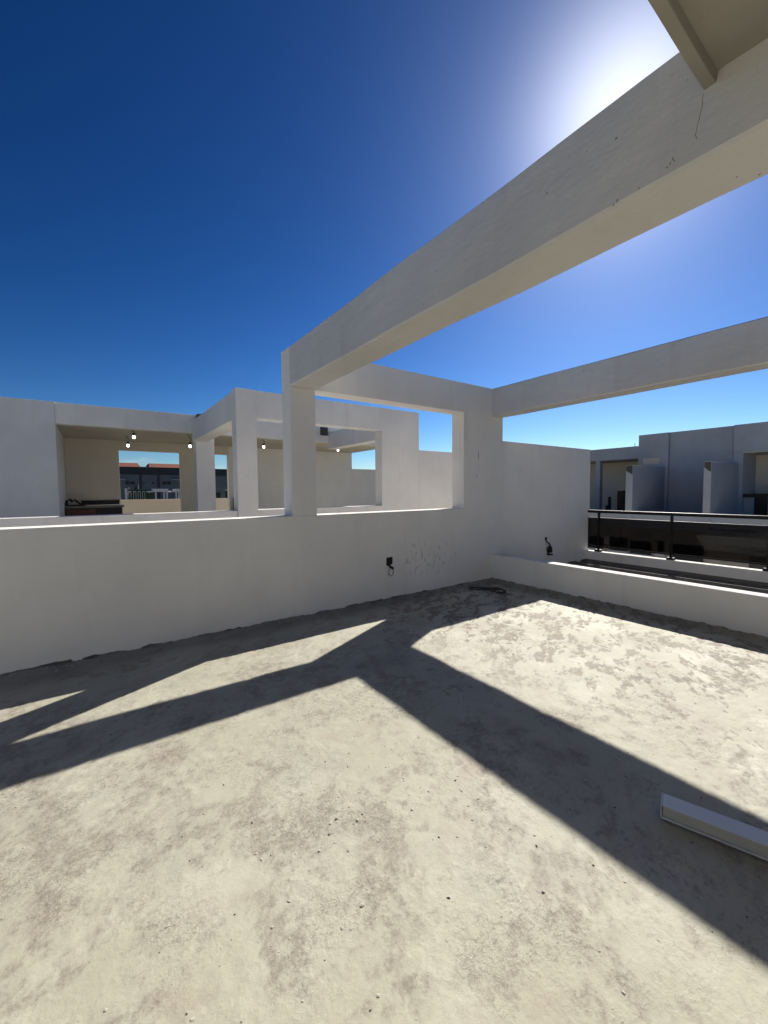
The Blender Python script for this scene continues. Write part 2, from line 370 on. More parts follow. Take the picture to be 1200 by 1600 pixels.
def make_floor():
    xs = np.arange(-1.6, X3 + .02, .0155); ys = np.arange(-.9, D + .03, .0155)
    X, Y = np.meshgrid(xs, ys, indexing='ij')
    wx = X + .12 * (fbm(X, Y, 3, 90) - .5); wy = Y + .12 * (fbm(X, Y, 3, 95) - .5)
    ca, sa = math.cos(.5), math.sin(.5); u, v = wx * ca + wy * sa, -wx * sa + wy * ca
    macro = fbm(wx, wy, .9, 3, 4)
    far_ = sstep(2.2, 3.4, X)                                   # the screed flakes more towards the corner
    pa = fbm(u * .62, v * 1.7, 8.0, 11, 6, .68) + (macro - .5) * .30 + (far_ - .6) * .035
    q = np.quantile(pa, [.77, .81]); flake = sstep(q[0], q[1], pa)
    stains = [(.82, 1.85, .30, 1.0), (.75, 1.45, .26, 1.0), (1.38, 1.95, .20, .8), (.62, 1.31, .24, .9), (1.28, .84, .20, .8), (1.46, .40, .20, .8), (.03, 2.43, .26, .6), (.28, 1.50, .24, .5), (1.43, 1.25, .22, .6), (-.14, 1.65, .22, .6), (.78, .94, .2, .5), (1.0, 1.6, .2, .8)]
    hot = sum(w_ * np.exp(-((wx - a_) ** 2 + (wy - b_) ** 2) / (2 * (r_ * .8) ** 2)) for a_, b_, r_, w_ in stains)
    pb = fbm(wx, wy, 4.2, 40, 7, .72) + (macro - .5) * .10 + .085 * np.clip(hot, 0, 1.2)
    q = np.quantile(pb, [.50, .93]); soft = sstep(q[0], q[1], pb) * (.25 + 1.0 * sstep(.35, .65, fbm(X, Y, 22, 44, 4, .7)))
    dirt = np.clip(np.maximum(flake * (.45 + .5 * far_), soft), 0, 1)
    chalk = sstep(.48, .70, fbm(u * .7, v * 1.3, 2.6, 61, 6, .64)) * (1 - dirt) * (.35 + .65 * far_)
    rough = fbm(X, Y, 24, 71, 4, .7) - .5; tro = fbm(u * .4, v * 2.4, 6, 77, 4, .6) - .5
    swell = fbm(X, Y, .9, 81, 3) - .5
    rmask = sstep(.45, .62, fbm(wx, wy, 2.4, 85, 5, .6))
    Z = .012 * swell + .005 * tro + rough * (.0016 + .0085 * np.maximum(dirt, rmask * .6)) - .0022 * flake + .002 * chalk
    # mortar droppings heaped against the walls
    e = np.minimum(D - Y, X3 - X); heap = np.clip(1 - e / (.07 + .16 * fbm(X, Y, 2.2, 33, 3)), 0, 1)
    Z += heap * (.012 + .028 * fbm(X, Y, 9, 35, 4)) + heap * rough * .02
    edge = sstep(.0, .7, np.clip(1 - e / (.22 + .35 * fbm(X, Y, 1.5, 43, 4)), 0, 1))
    nx, ny = X.shape
    co = np.stack([X, Y, Z], -1).reshape(-1, 3)
    idx = np.arange(nx * ny).reshape(nx, ny)
    q = np.stack([idx[:-1, :-1], idx[1:, :-1], idx[1:, 1:], idx[:-1, 1:]], -1).reshape(-1, 4)
    me = bpy.data.meshes.new('terrace_floor'); me.vertices.add(len(co)); me.vertices.foreach_set('co', co.ravel())
    me.loops.add(q.size); me.loops.foreach_set('vertex_index', q.ravel())
    me.polygons.add(len(q)); me.polygons.foreach_set('loop_start', np.arange(0, q.size, 4)); me.polygons.foreach_set('loop_total', np.full(len(q), 4))
    me.update(); me.validate(); me.polygons.foreach_set('use_smooth', np.ones(len(q), bool))
    for nm, arr in (('dirt', dirt), ('chalk', chalk), ('edge', edge), ('flaky', far_)):
        a = me.attributes.new(nm, 'FLOAT', 'POINT'); a.data.foreach_set('value', arr.ravel().astype(np.float32))
    me.materials.append(M['floor'])
    o = bpy.data.objects.new('terrace_floor', me); col.objects.link(o); tag(o, kind='structure')
    return lambda x, y: Z[int(np.clip(round((x - xs[0]) / .0155), 0, nx - 1)), int(np.clip(round((y - ys[0]) / .0155), 0, ny - 1))]
floor_z = make_floor()

o = box('terrace_slab', 'floor', None, -9, X5, -7, D + T, -.32, -.028, 0); tag(o, kind='structure')
o = box('planter_bed', 'cement', None, X3 + TK - .02, X5 - .16, -7, D + .02, -.02, -.006, 0); tag(o, kind='structure')
o = box('light_well_floor', 'stucco', None, -9, X5, D + T + .002, 6.64, -.3, 0, 0); tag(o, kind='structure')
o = box('neighbour_floor', 'floor', None, -9, 12, 6.645, 14.7, -.3, .002, 0); tag(o, kind='structure')

# ------------------------------------------------------------------ the party wall of this terrace
def jagged_hem(name, mat, parent, along, a0, a1, face, thick, base_seed, sgn=1):
    """lowest strip of the plaster coat, broken off unevenly above the screed. along: 'x' or 'y'"""
    bm = bmesh.new(); n = int((a1 - a0) / .022); zt = HEM
    prev = None; r = random.Random(base_seed)
    for i in range(n + 1):
        a = a0 + (a1 - a0) * i / n
        k = mnoise.noise(Vector((a * 1.3, base_seed, 0))); k2 = mnoise.noise(Vector((a * 6, base_seed, 3))); k3 = mnoise.noise(Vector((a * 26, base_seed, 7)))
        zb = .033 + .013 * k + .014 * max(0, k2) + .008 * k3
        k4 = mnoise.noise(Vector((a * 9.5, base_seed, 11)))
        zb += .012 * k4 - (.05 * min(1, max(0, (-k2 - .16) * 9)))
        zb = max(.0, min(zb, .095))
        if along == 'x': P = [(a, face, zt), (a, face, zb), (a, face + thick * sgn, zb + .006), (a, face + thick * sgn, zt)]
        else: P = [(face, a, zt), (face, a, zb), (face + thick * sgn, a, zb + .006), (face + thick * sgn, a, zt)]
        cur = [bm.verts.new(p) for p in P]
        if prev:
            for j in range(2): bm.faces.new((prev[j], prev[j + 1], cur[j + 1], cur[j]))
        prev = cur
    bmesh.ops.recalc_face_normals(bm, faces=bm.faces)
    if along == 'x' and bm.faces[:][0].normal.y > 0: bmesh.ops.reverse_faces(bm, faces=bm.faces)
    return link(name, bm, mat, parent)

w = thing('terrace_wall', 'long white plastered terrace wall with low parapet, window-like opening and scuffed corner', 'wall', (3, D, 0))
S = 'stucco_scuffed'
box('parapet', S, w, -9, X2A, D, D + T, HEM, ZP, .006, butt=('+x', '-z'))
box('column', S, w, X1A, X1B, D, D + T, ZP, ZBB, .006, butt=('-z', '+z'))
box('lintel', S, w, X1A, X2A, D, D + T, ZBB, ZBT, .006, butt=('+x', '-z'))
box('corner_column', S, w, X2A, X4, D, D + T, HEM, ZBT, .006, butt=('-z', '-x'))
box('wing_wall', S, w, X4, X5, D, D + T, HEM, ZTW, .006, butt=('-z', '-x'))
box('wall_base', 'cement', w, -9, X5 - .004, D + .022, D + T - .004, -.03, HEM - .001, 0)
jagged_hem('plaster_hem', S, w, 'x', -9, X3 + .1, D, .024, 1.7)
jagged_hem('plaster_hem', S, w, 'x', X3 + TK, X5, D, .024, 6.1)
for xa, za, zb, sd in ((5.02, 1.98, 2.13, 2), (4.98, 1.70, 1.74, 5)):        # hairline gouge in the corner column
    bm = bmesh.new(); pts = [(xa + .012 * mnoise.noise(Vector((i * .7, sd, 0))), D - .0005, za + (zb - za) * i / 6) for i in range(7)]
    tube(bm, pts, [.001, .003, .004, .0035, .004, .003, .001], 5); link('gouge', bm, 'dark_cement', w)

# ------------------------------------------------------------------ pergola beams and the roof slab overhead
o = wavy_beam('pergola_beam', 'stucco_beam', None, X1A, X1B, -2.6, D, ZBB, ZBT, .0055, seed=3.1)
tag(o, 'massive plastered beam crossing overhead, hiding the sun, from the free column towards the viewer', 'beam', 'concrete pergola beams of this terrace')
o = wavy_beam('pergola_beam', 'stucco_beam', None, X3, X4, -2.6, D, ZBB, ZBT, .004, seed=9.4)
tag(o, 'plastered beam running right from the corner column above the low kerb', 'beam', 'concrete pergola beams of this terrace')

def mark(parent, name, pts, r):
    bm = bmesh.new(); tube(bm, pts, r, 5); link(name, bm, 'cement', parent)
big = bpy.data.objects['pergola_beam']
mark(big, 'crack', [(X1A - .003 + .003 * mnoise.noise(Vector((0, i, 2))), .585 + .022 * i / 9 + .010 * mnoise.noise(Vector((i * .6, 3, 0))), 2.93 - .145 * i / 9) for i in range(10)], [.0006 + .0012 * abs(mnoise.noise(Vector((i * 1.3, 0, 5)))) for i in range(10)])
for y, z, l in ((.682, 2.757, .012), (.690, 2.748, .008), (.676, 2.750, .006), (.70, 2.742, .005), (.884, 2.716, .016), (.90, 2.711, .01), (.80, 2.722, .006)):
    mark(big, 'chip', [(X1A - .002, y, z), (X1A - .003, y - .004, z + l * .5), (X1A - .002, y - .003, z + l)], [.001, .0026, .0008])

sl = thing('roof_slab', 'beige plastered roof slab edge overhead in the upper right corner', 'roof', (1, -.7, 2.9))
def slab_profile():
    bm = bmesh.new(); ys, zs = [], []
    prof = [(-2.6, 2.972), (.30, 2.972), (.46, 2.974), (.525, 2.978), (.543, 2.974), (.549, 2.942), (.551, 2.940), (.582, 2.940), (.584, 2.942), (.584, 3.30), (-2.6, 3.30)]
    rows = []
    nxs = 60; xa, xb = -4.0, X1A - .001
    for i in range(nxs + 1):
        x = xa + (xb - xa) * i / nxs
        rows.append([bm.verts.new((x, y + .005 * mnoise.noise(Vector((x * 2.1, y * 2, z * 3))) * (1 if y > 0 else 0), z + .006 * mnoise.noise(Vector((x * 1.7, y * 3 + 5, z)))) ) for y, z in prof])
    n = len(prof)
    for i in range(nxs):
        for k in range(n): bm.faces.new((rows[i][k], rows[i][(k + 1) % n], rows[i + 1][(k + 1) % n], rows[i + 1][k]))
    bm.faces.new(rows[0]); bm.faces.new(rows[-1][::-1])
    bmesh.ops.recalc_face_normals(bm, faces=bm.faces); return bm
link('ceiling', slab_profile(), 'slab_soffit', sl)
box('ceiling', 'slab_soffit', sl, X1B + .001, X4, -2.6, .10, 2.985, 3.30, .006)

rw = thing('shelter_wall', 'white plastered back wall of the covered part behind the viewer', 'wall', (0, -2.7, 0))
box('wall', 'stucco', rw, -4, X4, -2.85, -2.602, -.02, 3.30, .006)
box('pier', 'stucco', rw, -4, -1.3, -2.6, .58, -.02, 2.93, .006)

# ------------------------------------------------------------------ low kerb, railing kerb and the glass railing
k = thing('low_kerb', 'low white plastered kerb wall beside the screed floor, its top glaring in sun', 'kerb', (X3, 1, 0))
box('kerb_wall', 'stucco', k, X3, X3 + TK, -7, D - .001, HEM, ZK, .010, butt=('-z', '+y'))
box('kerb_base', 'cement', k, X3 + .022, X3 + TK - .022, -7, D + .02, -.03, HEM - .001, 0)
jagged_hem('plaster_hem', 'stucco', k, 'y', -7, D, X3, .024, 12.3)
k = thing('railing_kerb', 'narrow white kerb carrying the dark glass railing', 'kerb', (8.37, 1, 0))
RX0, RX1 = 8.30, 8.455
box('kerb_wall', 'stucco', k, RX0, RX1, -7, D - .001, .05, .222, .008, butt=('-z', '+y'))
box('kerb_base', 'cement', k, RX0 + .015, RX1 - .004, -7, D - .001, -.3, .049, 0)

rl = thing('glass_railing', 'black metal balcony railing with dark tinted glass panels', 'railing', (8.37, 3, .222))
rc = 8.365
box('top_rail', 'black_metal', rl, rc - .03, rc + .03, -7, D - .03, 1.012, 1.070, .008)
py = [4.205, 2.918, 1.625, .33, -.96]
for i, y in enumerate(py):
    pw = .018
    p = box('post', 'black_metal', rl, rc - .022, rc + .022, y - pw, y + pw, .224, 1.013, .003)
    box('base_plate', 'black_metal', p, rc - .055, rc + .05, y - .055, y + .055, .223, .262, .003)
edges = [D - .05] + py
for i in range(len(edges) - 1):
    a, b = edges[i + 1] + .02, edges[i] - (.02 if i else 0)
    box('upper_bar', 'black_metal', rl, rc - .014, rc + .014, a, b, .885, .918, .003)
    box('lower_bar', 'black_metal', rl, rc - .014, rc + .014, a, b, .305, .335, .003)
    box('glass_panel', 'glass', rl, rc - .004, rc + .004, a, b, .335, .885, 0)
box('end_stile', 'black_metal', rl, rc - .014, rc + .014, D - .05, D - .03, .27, .918, .003)

# ------------------------------------------------------------------ wall fittings
jb = thing('socket_box', 'open black electrical box with dangling wire loop in the long wall', 'electrical box', (3.24, D, .53))
bm = bmesh.new()
pr = [(3.19, .488), (3.19, .578), (3.205, .592), (3.285, .594), (3.295, .588), (3.292, .50), (3.262, .484), (3.21, .478)]
f = [bm.verts.new((x, D - .004, z)) for x, z in pr]; b_ = [bm.verts.new((x, D + .02, z)) for x, z in pr]
bm.faces.new(f); bm.faces.new(b_[::-1])
for i in range(len(pr)): bm.faces.new((f[i], b_[i], b_[(i + 1) % len(pr)], f[(i + 1) % len(pr)]))
bmesh.ops.recalc_face_normals(bm, faces=bm.faces); link('box', bm, 'black_rubber', jb)
bm = bmesh.new(); tube(bm, [(3.225, D - .01, .49), (3.235, D - .04, .462), (3.262, D - .05, .448), (3.275, D - .045, .43)], [.012, .016, .018, .008], 7); link('wire_bundle', bm, 'black_rubber', jb, True)
bm = bmesh.new(); tube(bm, [(3.27, D - .045, .44), (3.274, D - .05, .41), (3.262, D - .05, .36), (3.245, D - .045, .338), (3.225, D - .04, .352), (3.197, D - .03, .37)], .0052, 6); link('wire', bm, 'black_rubber', jb, True)
bm = bmesh.new(); tube(bm, [(3.235, D - .03, .46), (3.212, D - .035, .43), (3.2, D - .03, .37)], .003, 6); link('wire', bm, 'black_rubber', jb, True)

jl = thing('hanging_socket', 'black cable outlet with bell-shaped fitting hanging above the low kerb', 'electrical fitting', (6.92, D, .5))
box('box', 'black_rubber', jl, 6.868, 6.925, D - .012, D + .02, .545, .60, .006)
bm = bmesh.new(); tube(bm, [(6.885, D - .012, .55), (6.885, D - .025, .52), (6.925, D - .045, .49), (6.955, D - .055, .46), (6.952, D - .055, .43)], [.011, .012, .012, .014, .015], 7); link('cable', bm, 'black_rubber', jl, True)
bm = bmesh.new(); lathe(bm, (6.952, D - .055, .31), [(.043, 0), (.045, .03), (.041, .085), (.03, .115), (.014, .125)]); link('bell', bm, 'black_rubber', jl, True)
bm = bmesh.new(); lathe(bm, (6.958, D - .055, .262), [(.05, 0), (.054, .008), (.054, .02), (.03, .024)]); link('flange', bm, 'black_rubber', jl, True)
bm = bmesh.new(); tube(bm, [(6.925, D - .05, .32), (6.92, D - .05, .272)], .012, 6); link('stem', bm, 'black_rubber', jl, True)

# ------------------------------------------------------------------ the lamp housing left on the floor
A = Vector((2.035, .722, 0)); dv = Vector((.104, -.345, 0)).normalized(); wv = Vector((-dv.y, dv.x, 0))   # along, across (away from the viewer)
if wv.dot(Vector((1, .3, 0))) < 0: wv = -wv
HL, HW, HH = .92, .092, .064
lh = thing('lamp_housing', 'long white metal lamp housing lying on the shaded floor', 'lamp', tuple(A))
def obox(name, mat, parent, a0, a1, w0, w1, z0, z1, bev=.002):
    bm = bmesh.new(); add_box(bm, a0, a1, w0, w1, z0, z1, (), bev)
    base = Matrix(((dv.x, wv.x, 0, A.x), (dv.y, wv.y, 0, A.y), (0, 0, 1, 0), (0, 0, 0, 1)))
    bm.transform(base)
    if dv.cross(wv).z < 0: bmesh.ops.reverse_faces(bm, faces=bm.faces)
    return link(name, bm, mat, parent)
ZF = .006
obox('top_panel', 'white_metal', lh, .006, HL, 0, HW, HH - .004 + ZF, HH + ZF)
obox('back_panel', 'white_metal', lh, .006, HL, HW - .004, HW, ZF, HH - .0045 + ZF)
obox('bottom_lip', 'white_metal', lh, .006, HL, 0, HW - .0045, ZF, ZF + .008)
obox('diffuser', 'diffuser', lh, .008, HL - .004, .012, .018, ZF + .0085, HH - .0045 + ZF, .001)
obox('end_cap', 'white_metal', lh, 0, .0055, -.001, HW + .001, ZF, HH + .001 + ZF)
obox('end_cap', 'white_metal', lh, HL + .0005, HL + .006, -.001, HW + .001, ZF, HH + .001 + ZF)

# ------------------------------------------------------------------ rubble and scraps on the screed
sc = thing('mortar_scrap', 'dark twisted scrap of dried mortar and cable lying in the shaded corner', 'rubble', (4.72, 3.95, 0))
r2 = random.Random(5)
bm = bmesh.new()
path = [Vector((4.60, 4.22)), Vector((4.66, 4.10)), Vector((4.74, 3.98)), Vector((4.72, 3.86)), Vector((4.78, 3.74)), Vector((4.70, 3.66))]
for i in range(46):
    t = r2.random() * 4.999; j = int(t); p = path[j].lerp(path[j + 1], t - j)
    chunk(bm, (p.x + r2.gauss(0, .025), p.y + r2.gauss(0, .025), floor_z(p.x, p.y) - .003), r2.uniform(.012, .030), .7, r2)
link('lumps', bm, 'dark_cement', sc)['kind'] = 'stuff'
for pts in ([(4.58, 4.24, .02), (4.65, 4.12, .035), (4.72, 4.0, .03), (4.70, 3.88, .04), (4.62, 3.82, .02)], [(4.76, 3.92, .02), (4.80, 3.80, .05), (4.74, 3.70, .03), (4.66, 3.74, .018)], [(4.70, 4.05, .03), (4.82, 3.9, .045), (4.84, 3.76, .02)]):
    bm = bmesh.new(); tube(bm, [(x, y, z + floor_z(x, y)) for x, y, z in pts], .012, 6); link('strand', bm, 'dark_cement', sc, True)

def scatter(name, mat, n, smin, smax, label, seed, area, flat=.6, power=3.2):
    bm = bmesh.new(); r = random.Random(seed)
    for i in range(n):
        x, y = area(r)
        s = smin + (smax - smin) * r.random() ** power
        chunk(bm, (x, y, floor_z(x, y) - s * .15), s, flat, r)
    o = link(name, bm, mat); tag(o, label, 'debris', kind='stuff'); return o
M['chip_dark'] = plain('chip_dark', (.03, .024, .02), .8, 0, .2, 40)
M['chip_pale'] = plain('chip_pale', (.52, .49, .42), .9, 0, .15, 40)
M['crumb'] = plain('mortar_crumb', (.42, .40, .36), .95, 0, .2, 40)
SPOTS = [(1.05, 1.35), (1.3, 1.6), (.75, 1.5), (1.6, 1.1), (.5, 1.2), (2.2, 2.2), (3.2, 2.4), (4.2, 1.6), (1.9, .7)]
def view_area(r):
    if r.random() < .55:
        sx, sy = r.choice(SPOTS); return min(5.2, sx + r.gauss(0, .3)), min(4.3, max(.2, sy + r.gauss(0, .3)))
    while True:
        x, y = r.uniform(-.9, 5.2), r.uniform(.3, 4.3)
        if math.hypot(x, y) < 4.5 or r.random() < .4: return x, y
scatter('dark_chips', 'chip_dark', 240, .0014, .0068, 'small dark stone chips scattered over the screed', 21, view_area)
scatter('pale_pebbles', 'chip_pale', 900, .002, .0085, 'small pale pebbles scattered over the screed', 22, view_area)
def edge_area(r):
    if r.random() < .65:
        return r.uniform(-1.2, 5.3), D - .004 - abs(r.gauss(0, .055))
    return X3 - .004 - abs(r.gauss(0, .04)), r.uniform(0, 4.4)
scatter('mortar_crumbs', 'crumb', 1100, .003, .019, 'mortar crumbs heaped along the foot of the walls', 23, edge_area)

# ------------------------------------------------------------------ the neighbour's terrace: mirrored wall, beams, covered kitchen
YA, YB = 6.650, 6.905
w = thing('neighbour_wall', 'neighbouring terrace wall beyond, with square column, lintel and stepped top', 'wall', (3, YA, 0))
SN = 'stucco_neighbour'
box('parapet', SN, w, -9, X1A - .001, YA + .03, YB - .01, -.01, 1.200, .006, butt=('-z',))
box('parapet', SN, w, X1B + .001, X2A - .001, YA + .01, YB - .01, -.01, 1.205, .006, butt=('-z',))
box('column', SN, w, X1A, X1B + .01, YA, YB, -.01, ZBT, .006, butt=('-z',))
box('lintel', SN, w, X1B + .011, X2A, YA + .018, YB, ZBB, ZBT - .004, .006, butt=('+x', '-x'))
box('end_wall', SN, w, X2A, 5.66, YA + .018, YB, -.01, ZBT - .004, .006, butt=('-z', '-x'))
box('wing_wall', SN, w, 5.66, X5, YA + .018, YB, -.01, 2.36, .006, butt=('-z', '-x'))
Y3, Y4 = 10.2, 12.7
def rev_beam(name, label, x0, x1):
    bm = bmesh.new(); add_box(bm, x0, x1, YB, Y3, ZBB - .03, ZBT - .02, ('-y', '+y'), .008)
    o = link(name, bm, SN); return tag(o, label, 'beam', 'concrete pergola beams of the neighbouring terrace')
rev_beam('pergola_beam', 'short pergola beam from the neighbouring column back to the covered kitchen', X1A + .004, X1B)
rev_beam('pergola_beam', 'pergola beam of the neighbouring terrace seen through the wall opening', X3, X4)
kt = thing('covered_kitchen', 'open-fronted plastered kitchen shelter on the neighbouring terrace', 'building', (1, Y3, 0))
box('side_block', 'stucco_grey', kt, -5, -.59, Y3 - .025, Y4 + .2, 0, 3.276, .006)
box('fascia', SN, kt, -.59, 7.6, Y3, Y3 + .2, 2.864, 3.276, .006, butt=('-x',))
box('pillar', SN, kt, 1.93, 2.333, Y3 + .003, Y3 + .28, 0, 2.8635, .006)
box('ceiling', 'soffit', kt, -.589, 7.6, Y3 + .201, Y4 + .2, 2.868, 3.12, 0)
bw = 'stucco_room'
box('back_wall', bw, kt, -.589, .53, Y4, Y4 + .2, 0, 2.867, .004)
box('back_wall', bw, kt, .53, 3.29, Y4, Y4 + .2, 2.62, 2.867, .004, butt=('+x', '-x'))
box('back_wall', bw, kt, 1.98, 2.89, Y4, Y4 + .2, 0, 2.62, .004, butt=('+z',))
box('back_wall', SN, kt, 3.29, 7.6, Y4, Y4 + .2, 0, 2.867, .004)
box('rear_wing', SN, kt, 7.601, 12, Y4 + .003, Y4 + .2, 0, 2.30, .004)
box('exposed_block', 'dark_cement', kt, 1.955, 2.13, Y3 - .14, Y3 - .003, ZBT - .02, 3.29, .01)
box('exposed_block', 'dark_cement', kt, 5.10, 5.32, Y3 - .05, Y3 - .003, 3.04, 3.268, .01)
o = box('rear_parapet', 'stucco_room', None, -4, 11, 14.5, 14.65, 0, 1.29, .006); tag(o, 'cream parapet seen through the rear openings of the covered kitchen', 'wall')

ct = thing('kitchen_counter', 'dark wooden kitchen counter with pale top in the neighbouring shelter', 'counter', (0, 12, 0))
box('cabinet', 'wood_dark', ct, -.585, .52, 11.75, 12.66, 0, 1.155, .004)
box('drawer_front', 'wood_red', ct, -.55, -.02, 11.735, 11.749, .55, 1.12, .004)
box('drawer_front', 'dark_panel', ct, 0, .48, 11.735, 11.749, .55, 1.12, .004)
box('worktop', 'counter', ct, -.585, .56, 11.70, 12.66, 1.156, 1.205, .006)
box('splashback', 'dark_panel', ct, -.30, .50, 12.661, 12.695, 1.10, 1.32, .003)
ft = thing('sink_tap', 'dark angled taps and tools left on the counter end', 'tool', (-.5, 11.9, 1.206))
bm = bmesh.new(); tube(bm, [(-.57, 11.95, 1.21), (-.55, 11.95, 1.33), (-.50, 11.95, 1.36), (-.44, 11.95, 1.30)], .028, 7); link('spout', bm, 'black_metal', ft)
bm = bmesh.new(); tube(bm, [(-.42, 12.0, 1.35), (-.33, 12.0, 1.27), (-.26, 12.0, 1.215)], .022, 7); link('handle', bm, 'black_metal', ft)
box('sink_rim', 'black_metal', ft, -.56, -.2, 11.85, 12.3, 1.206, 1.232, .004)

pl = box('leaning_plank', 'wood_dark', None, 0, .09, 0, .03, 0, 1.35, .003)
pl.location = (3.30, 12.45, 0.003); pl.rotation_euler = (math.radians(-8), math.radians(4), 0)
tag(pl, 'dark plank leaning beside the narrow rear opening', 'plank')

def bulb(x, y, zb, ztop, label, tilt=0):
    b = thing('hanging_bulb', label, 'light bulb', (x, y, ztop), 'bare bulbs hanging on wires in the neighbouring shelter')
    bm = bmesh.new(); n = 6
    tube(bm, [(x + tilt * (1 - t) * .6 + .03 * math.sin(t * 5), y, zb + .09 + (ztop - zb - .09) * t) for t in [i / n for i in range(n + 1)]], .007, 6); link('wire', bm, 'black_rubber', b)
    bm = bmesh.new(); lathe(bm, (x + tilt * .6, y, zb + .045), [(.022, 0), (.028, .01), (.028, .05), (.014, .058)]); link('socket', bm, 'black_rubber', b)
    bm = bmesh.new(); lathe(bm, (x + tilt * .6, y, zb - .045), [(.006, .02), (.020, .024), (.029, .04), (.032, .056), (.028, .074), (.020, .095)]); link('bulb', bm, 'bulb', b, True)
    return b
bulb(.71, 10.45, 2.705, 2.868, 'lit bulb on a crooked wire, the higher of two above the kitchen counter', .03)
bulb(.673, 11.5, 2.617, 2.868, 'lit bulb just above the left corner of the big rear opening')
bulb(1.875, 10.6, 2.585, 2.868, 'lit bulb beside the shelter pillar')
bulb(3.62, 10.5, 2.656, 2.868, 'lit bulb between the two columns, hanging below the fascia')
bulb(5.82, 10.5, 2.684, 2.868, 'lit bulb seen through the opening of the long wall')

# ------------------------------------------------------------------ the block across the gap
XF = 18.7
rb = thing('neighbour_block', 'grey-white stepped apartment block across the gap behind the glass railing', 'building', (XF, 5, G))
SF = 'stucco_far'
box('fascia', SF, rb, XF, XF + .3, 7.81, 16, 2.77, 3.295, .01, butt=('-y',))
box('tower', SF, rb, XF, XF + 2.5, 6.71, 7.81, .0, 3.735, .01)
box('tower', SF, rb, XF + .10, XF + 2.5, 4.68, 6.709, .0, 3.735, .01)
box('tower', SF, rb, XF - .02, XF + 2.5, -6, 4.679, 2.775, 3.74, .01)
box('pier', SF, rb, XF, XF + 2.5, 4.40, 4.678, 0, 2.774, .01)
box('painted_lit_patch', 'stucco_room', rb, XF - .02, XF - .001, 7.02, 7.62, 2.50, 2.755, .003)  # cream box on the tower face, its colour stands in for a lit patch
for y0, y1 in ((6.811, 7.05), (4.507, 4.706)):
    p = box('party_wall', SF, rb, 15.9, XF - .003, y0, y1, .1782, 2.345, .012)
    bm = bmesh.new()
    pr = [(y0 + .012, 2.335), (y0 + .012, 2.02), (y0 + .09, 2.06), (y1 - .06, 2.13), (y1 - .012, 2.16), (y1 - .012, 2.335)]
    f = [bm.verts.new((15.894, y, z)) for y, z in pr]; g = [bm.verts.new((15.91, y, z)) for y, z in pr]
    bm.faces.new(f); 
    for i in range(len(pr)): bm.faces.new((f[i], g[i], g[(i + 1) % len(pr)], f[(i + 1) % len(pr)]))
    bmesh.ops.recalc_face_normals(bm, faces=bm.faces); link('exposed_block', bm, 'dark_cement', p)
box('column', SF, rb, XF + .05, XF + .3, 9.42, 9.62, 0, 2.769, .01)
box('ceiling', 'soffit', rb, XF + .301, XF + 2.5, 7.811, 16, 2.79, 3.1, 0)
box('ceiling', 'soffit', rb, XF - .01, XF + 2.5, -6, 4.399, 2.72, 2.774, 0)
box('room_wall', 'stucco_room', rb, XF + 2.3, XF + 2.5, 7.811, 16, 0, 2.789, 0)
box('room_wall', 'stucco_room', rb, XF + 1.6, XF + 1.8, -6, 4.399, 0, 2.719, 0)
box('worktop', 'dark_panel', rb, XF + .1, XF + 1.59, -6, 4.395, 1.16, 1.28, .004)
box('cabinet', 'black_metal', rb, XF + .2, XF + 1.58, 3.76, 4.10, .0, 1.158, .004)
box('counter_side', SF, rb, XF + .2, XF + 1.58, 4.11, 4.395, .0, 1.158, .004)
box('counter_side', SF, rb, XF + .2, XF + 1.58, -6, 3.75, .0, 1.158, .004)
box('floor_slab', SF, rb, 15.87, XF + 2.5, -6, 16, .10, .178, .006)
box('terrace_screed', 'cement', rb, 16.09, XF + 2.5, -6, 16, .179, .20, 0)
for y0, y1 in ((7.052, 16), (4.708, 6.809), (-6, 4.505)):
    box('front_parapet', SF, rb, 15.93, 16.08, y0, y1, .1785, .60, .01)
# lower storeys, seen darkly through the tinted glass
box('storey_wall', 'brown_wall', rb, 16.3, 17, 4.70, 16, G, .099, .01)
box('storey_wall', SF, rb, 16.05, 17, -8, 4.699, -.30, .099, .01)
box('storey_wall', 'brown_wall', rb, 16.3, 17, -8, 4.699, G, -.301, .01)
for y0, y1, z0, z1 in ((7.99, 8.75, -.86, -.40), (7.10, 7.75, -.86, -.36), (6.30, 7.0, -.90, -.44), (5.91, 6.09, -.80, -.37), (4.75, 5.62, -.95, -.42), (1.0, 3.6, -1.1, -.42), (7.2, 8.6, -3.6, -1.7), (3.4, 5.2, -3.8, -1.7)):
    p = box('window', 'far_dark', rb, 16.27, 16.299, y0, y1, z0, z1, .004)
    box('sill', SF, p, 16.2, 16.269, y0 - .06, y1 + .06, z0 - .10, z0 - .004, .004)
box('shutter', 'far_white', rb, 16.262, 16.298, 7.765, 7.975, -.66, -.36, .004)
box('ledge', SF, rb, 15.8, 16.3, -8, 3.9, -.52, -.44, .01)
o = box('courtyard_wall', 'far_white', None, 12.6, 12.75, -8, 16, G, -4.4, .01); tag(o, 'pale low courtyard wall down between the two blocks', 'wall')
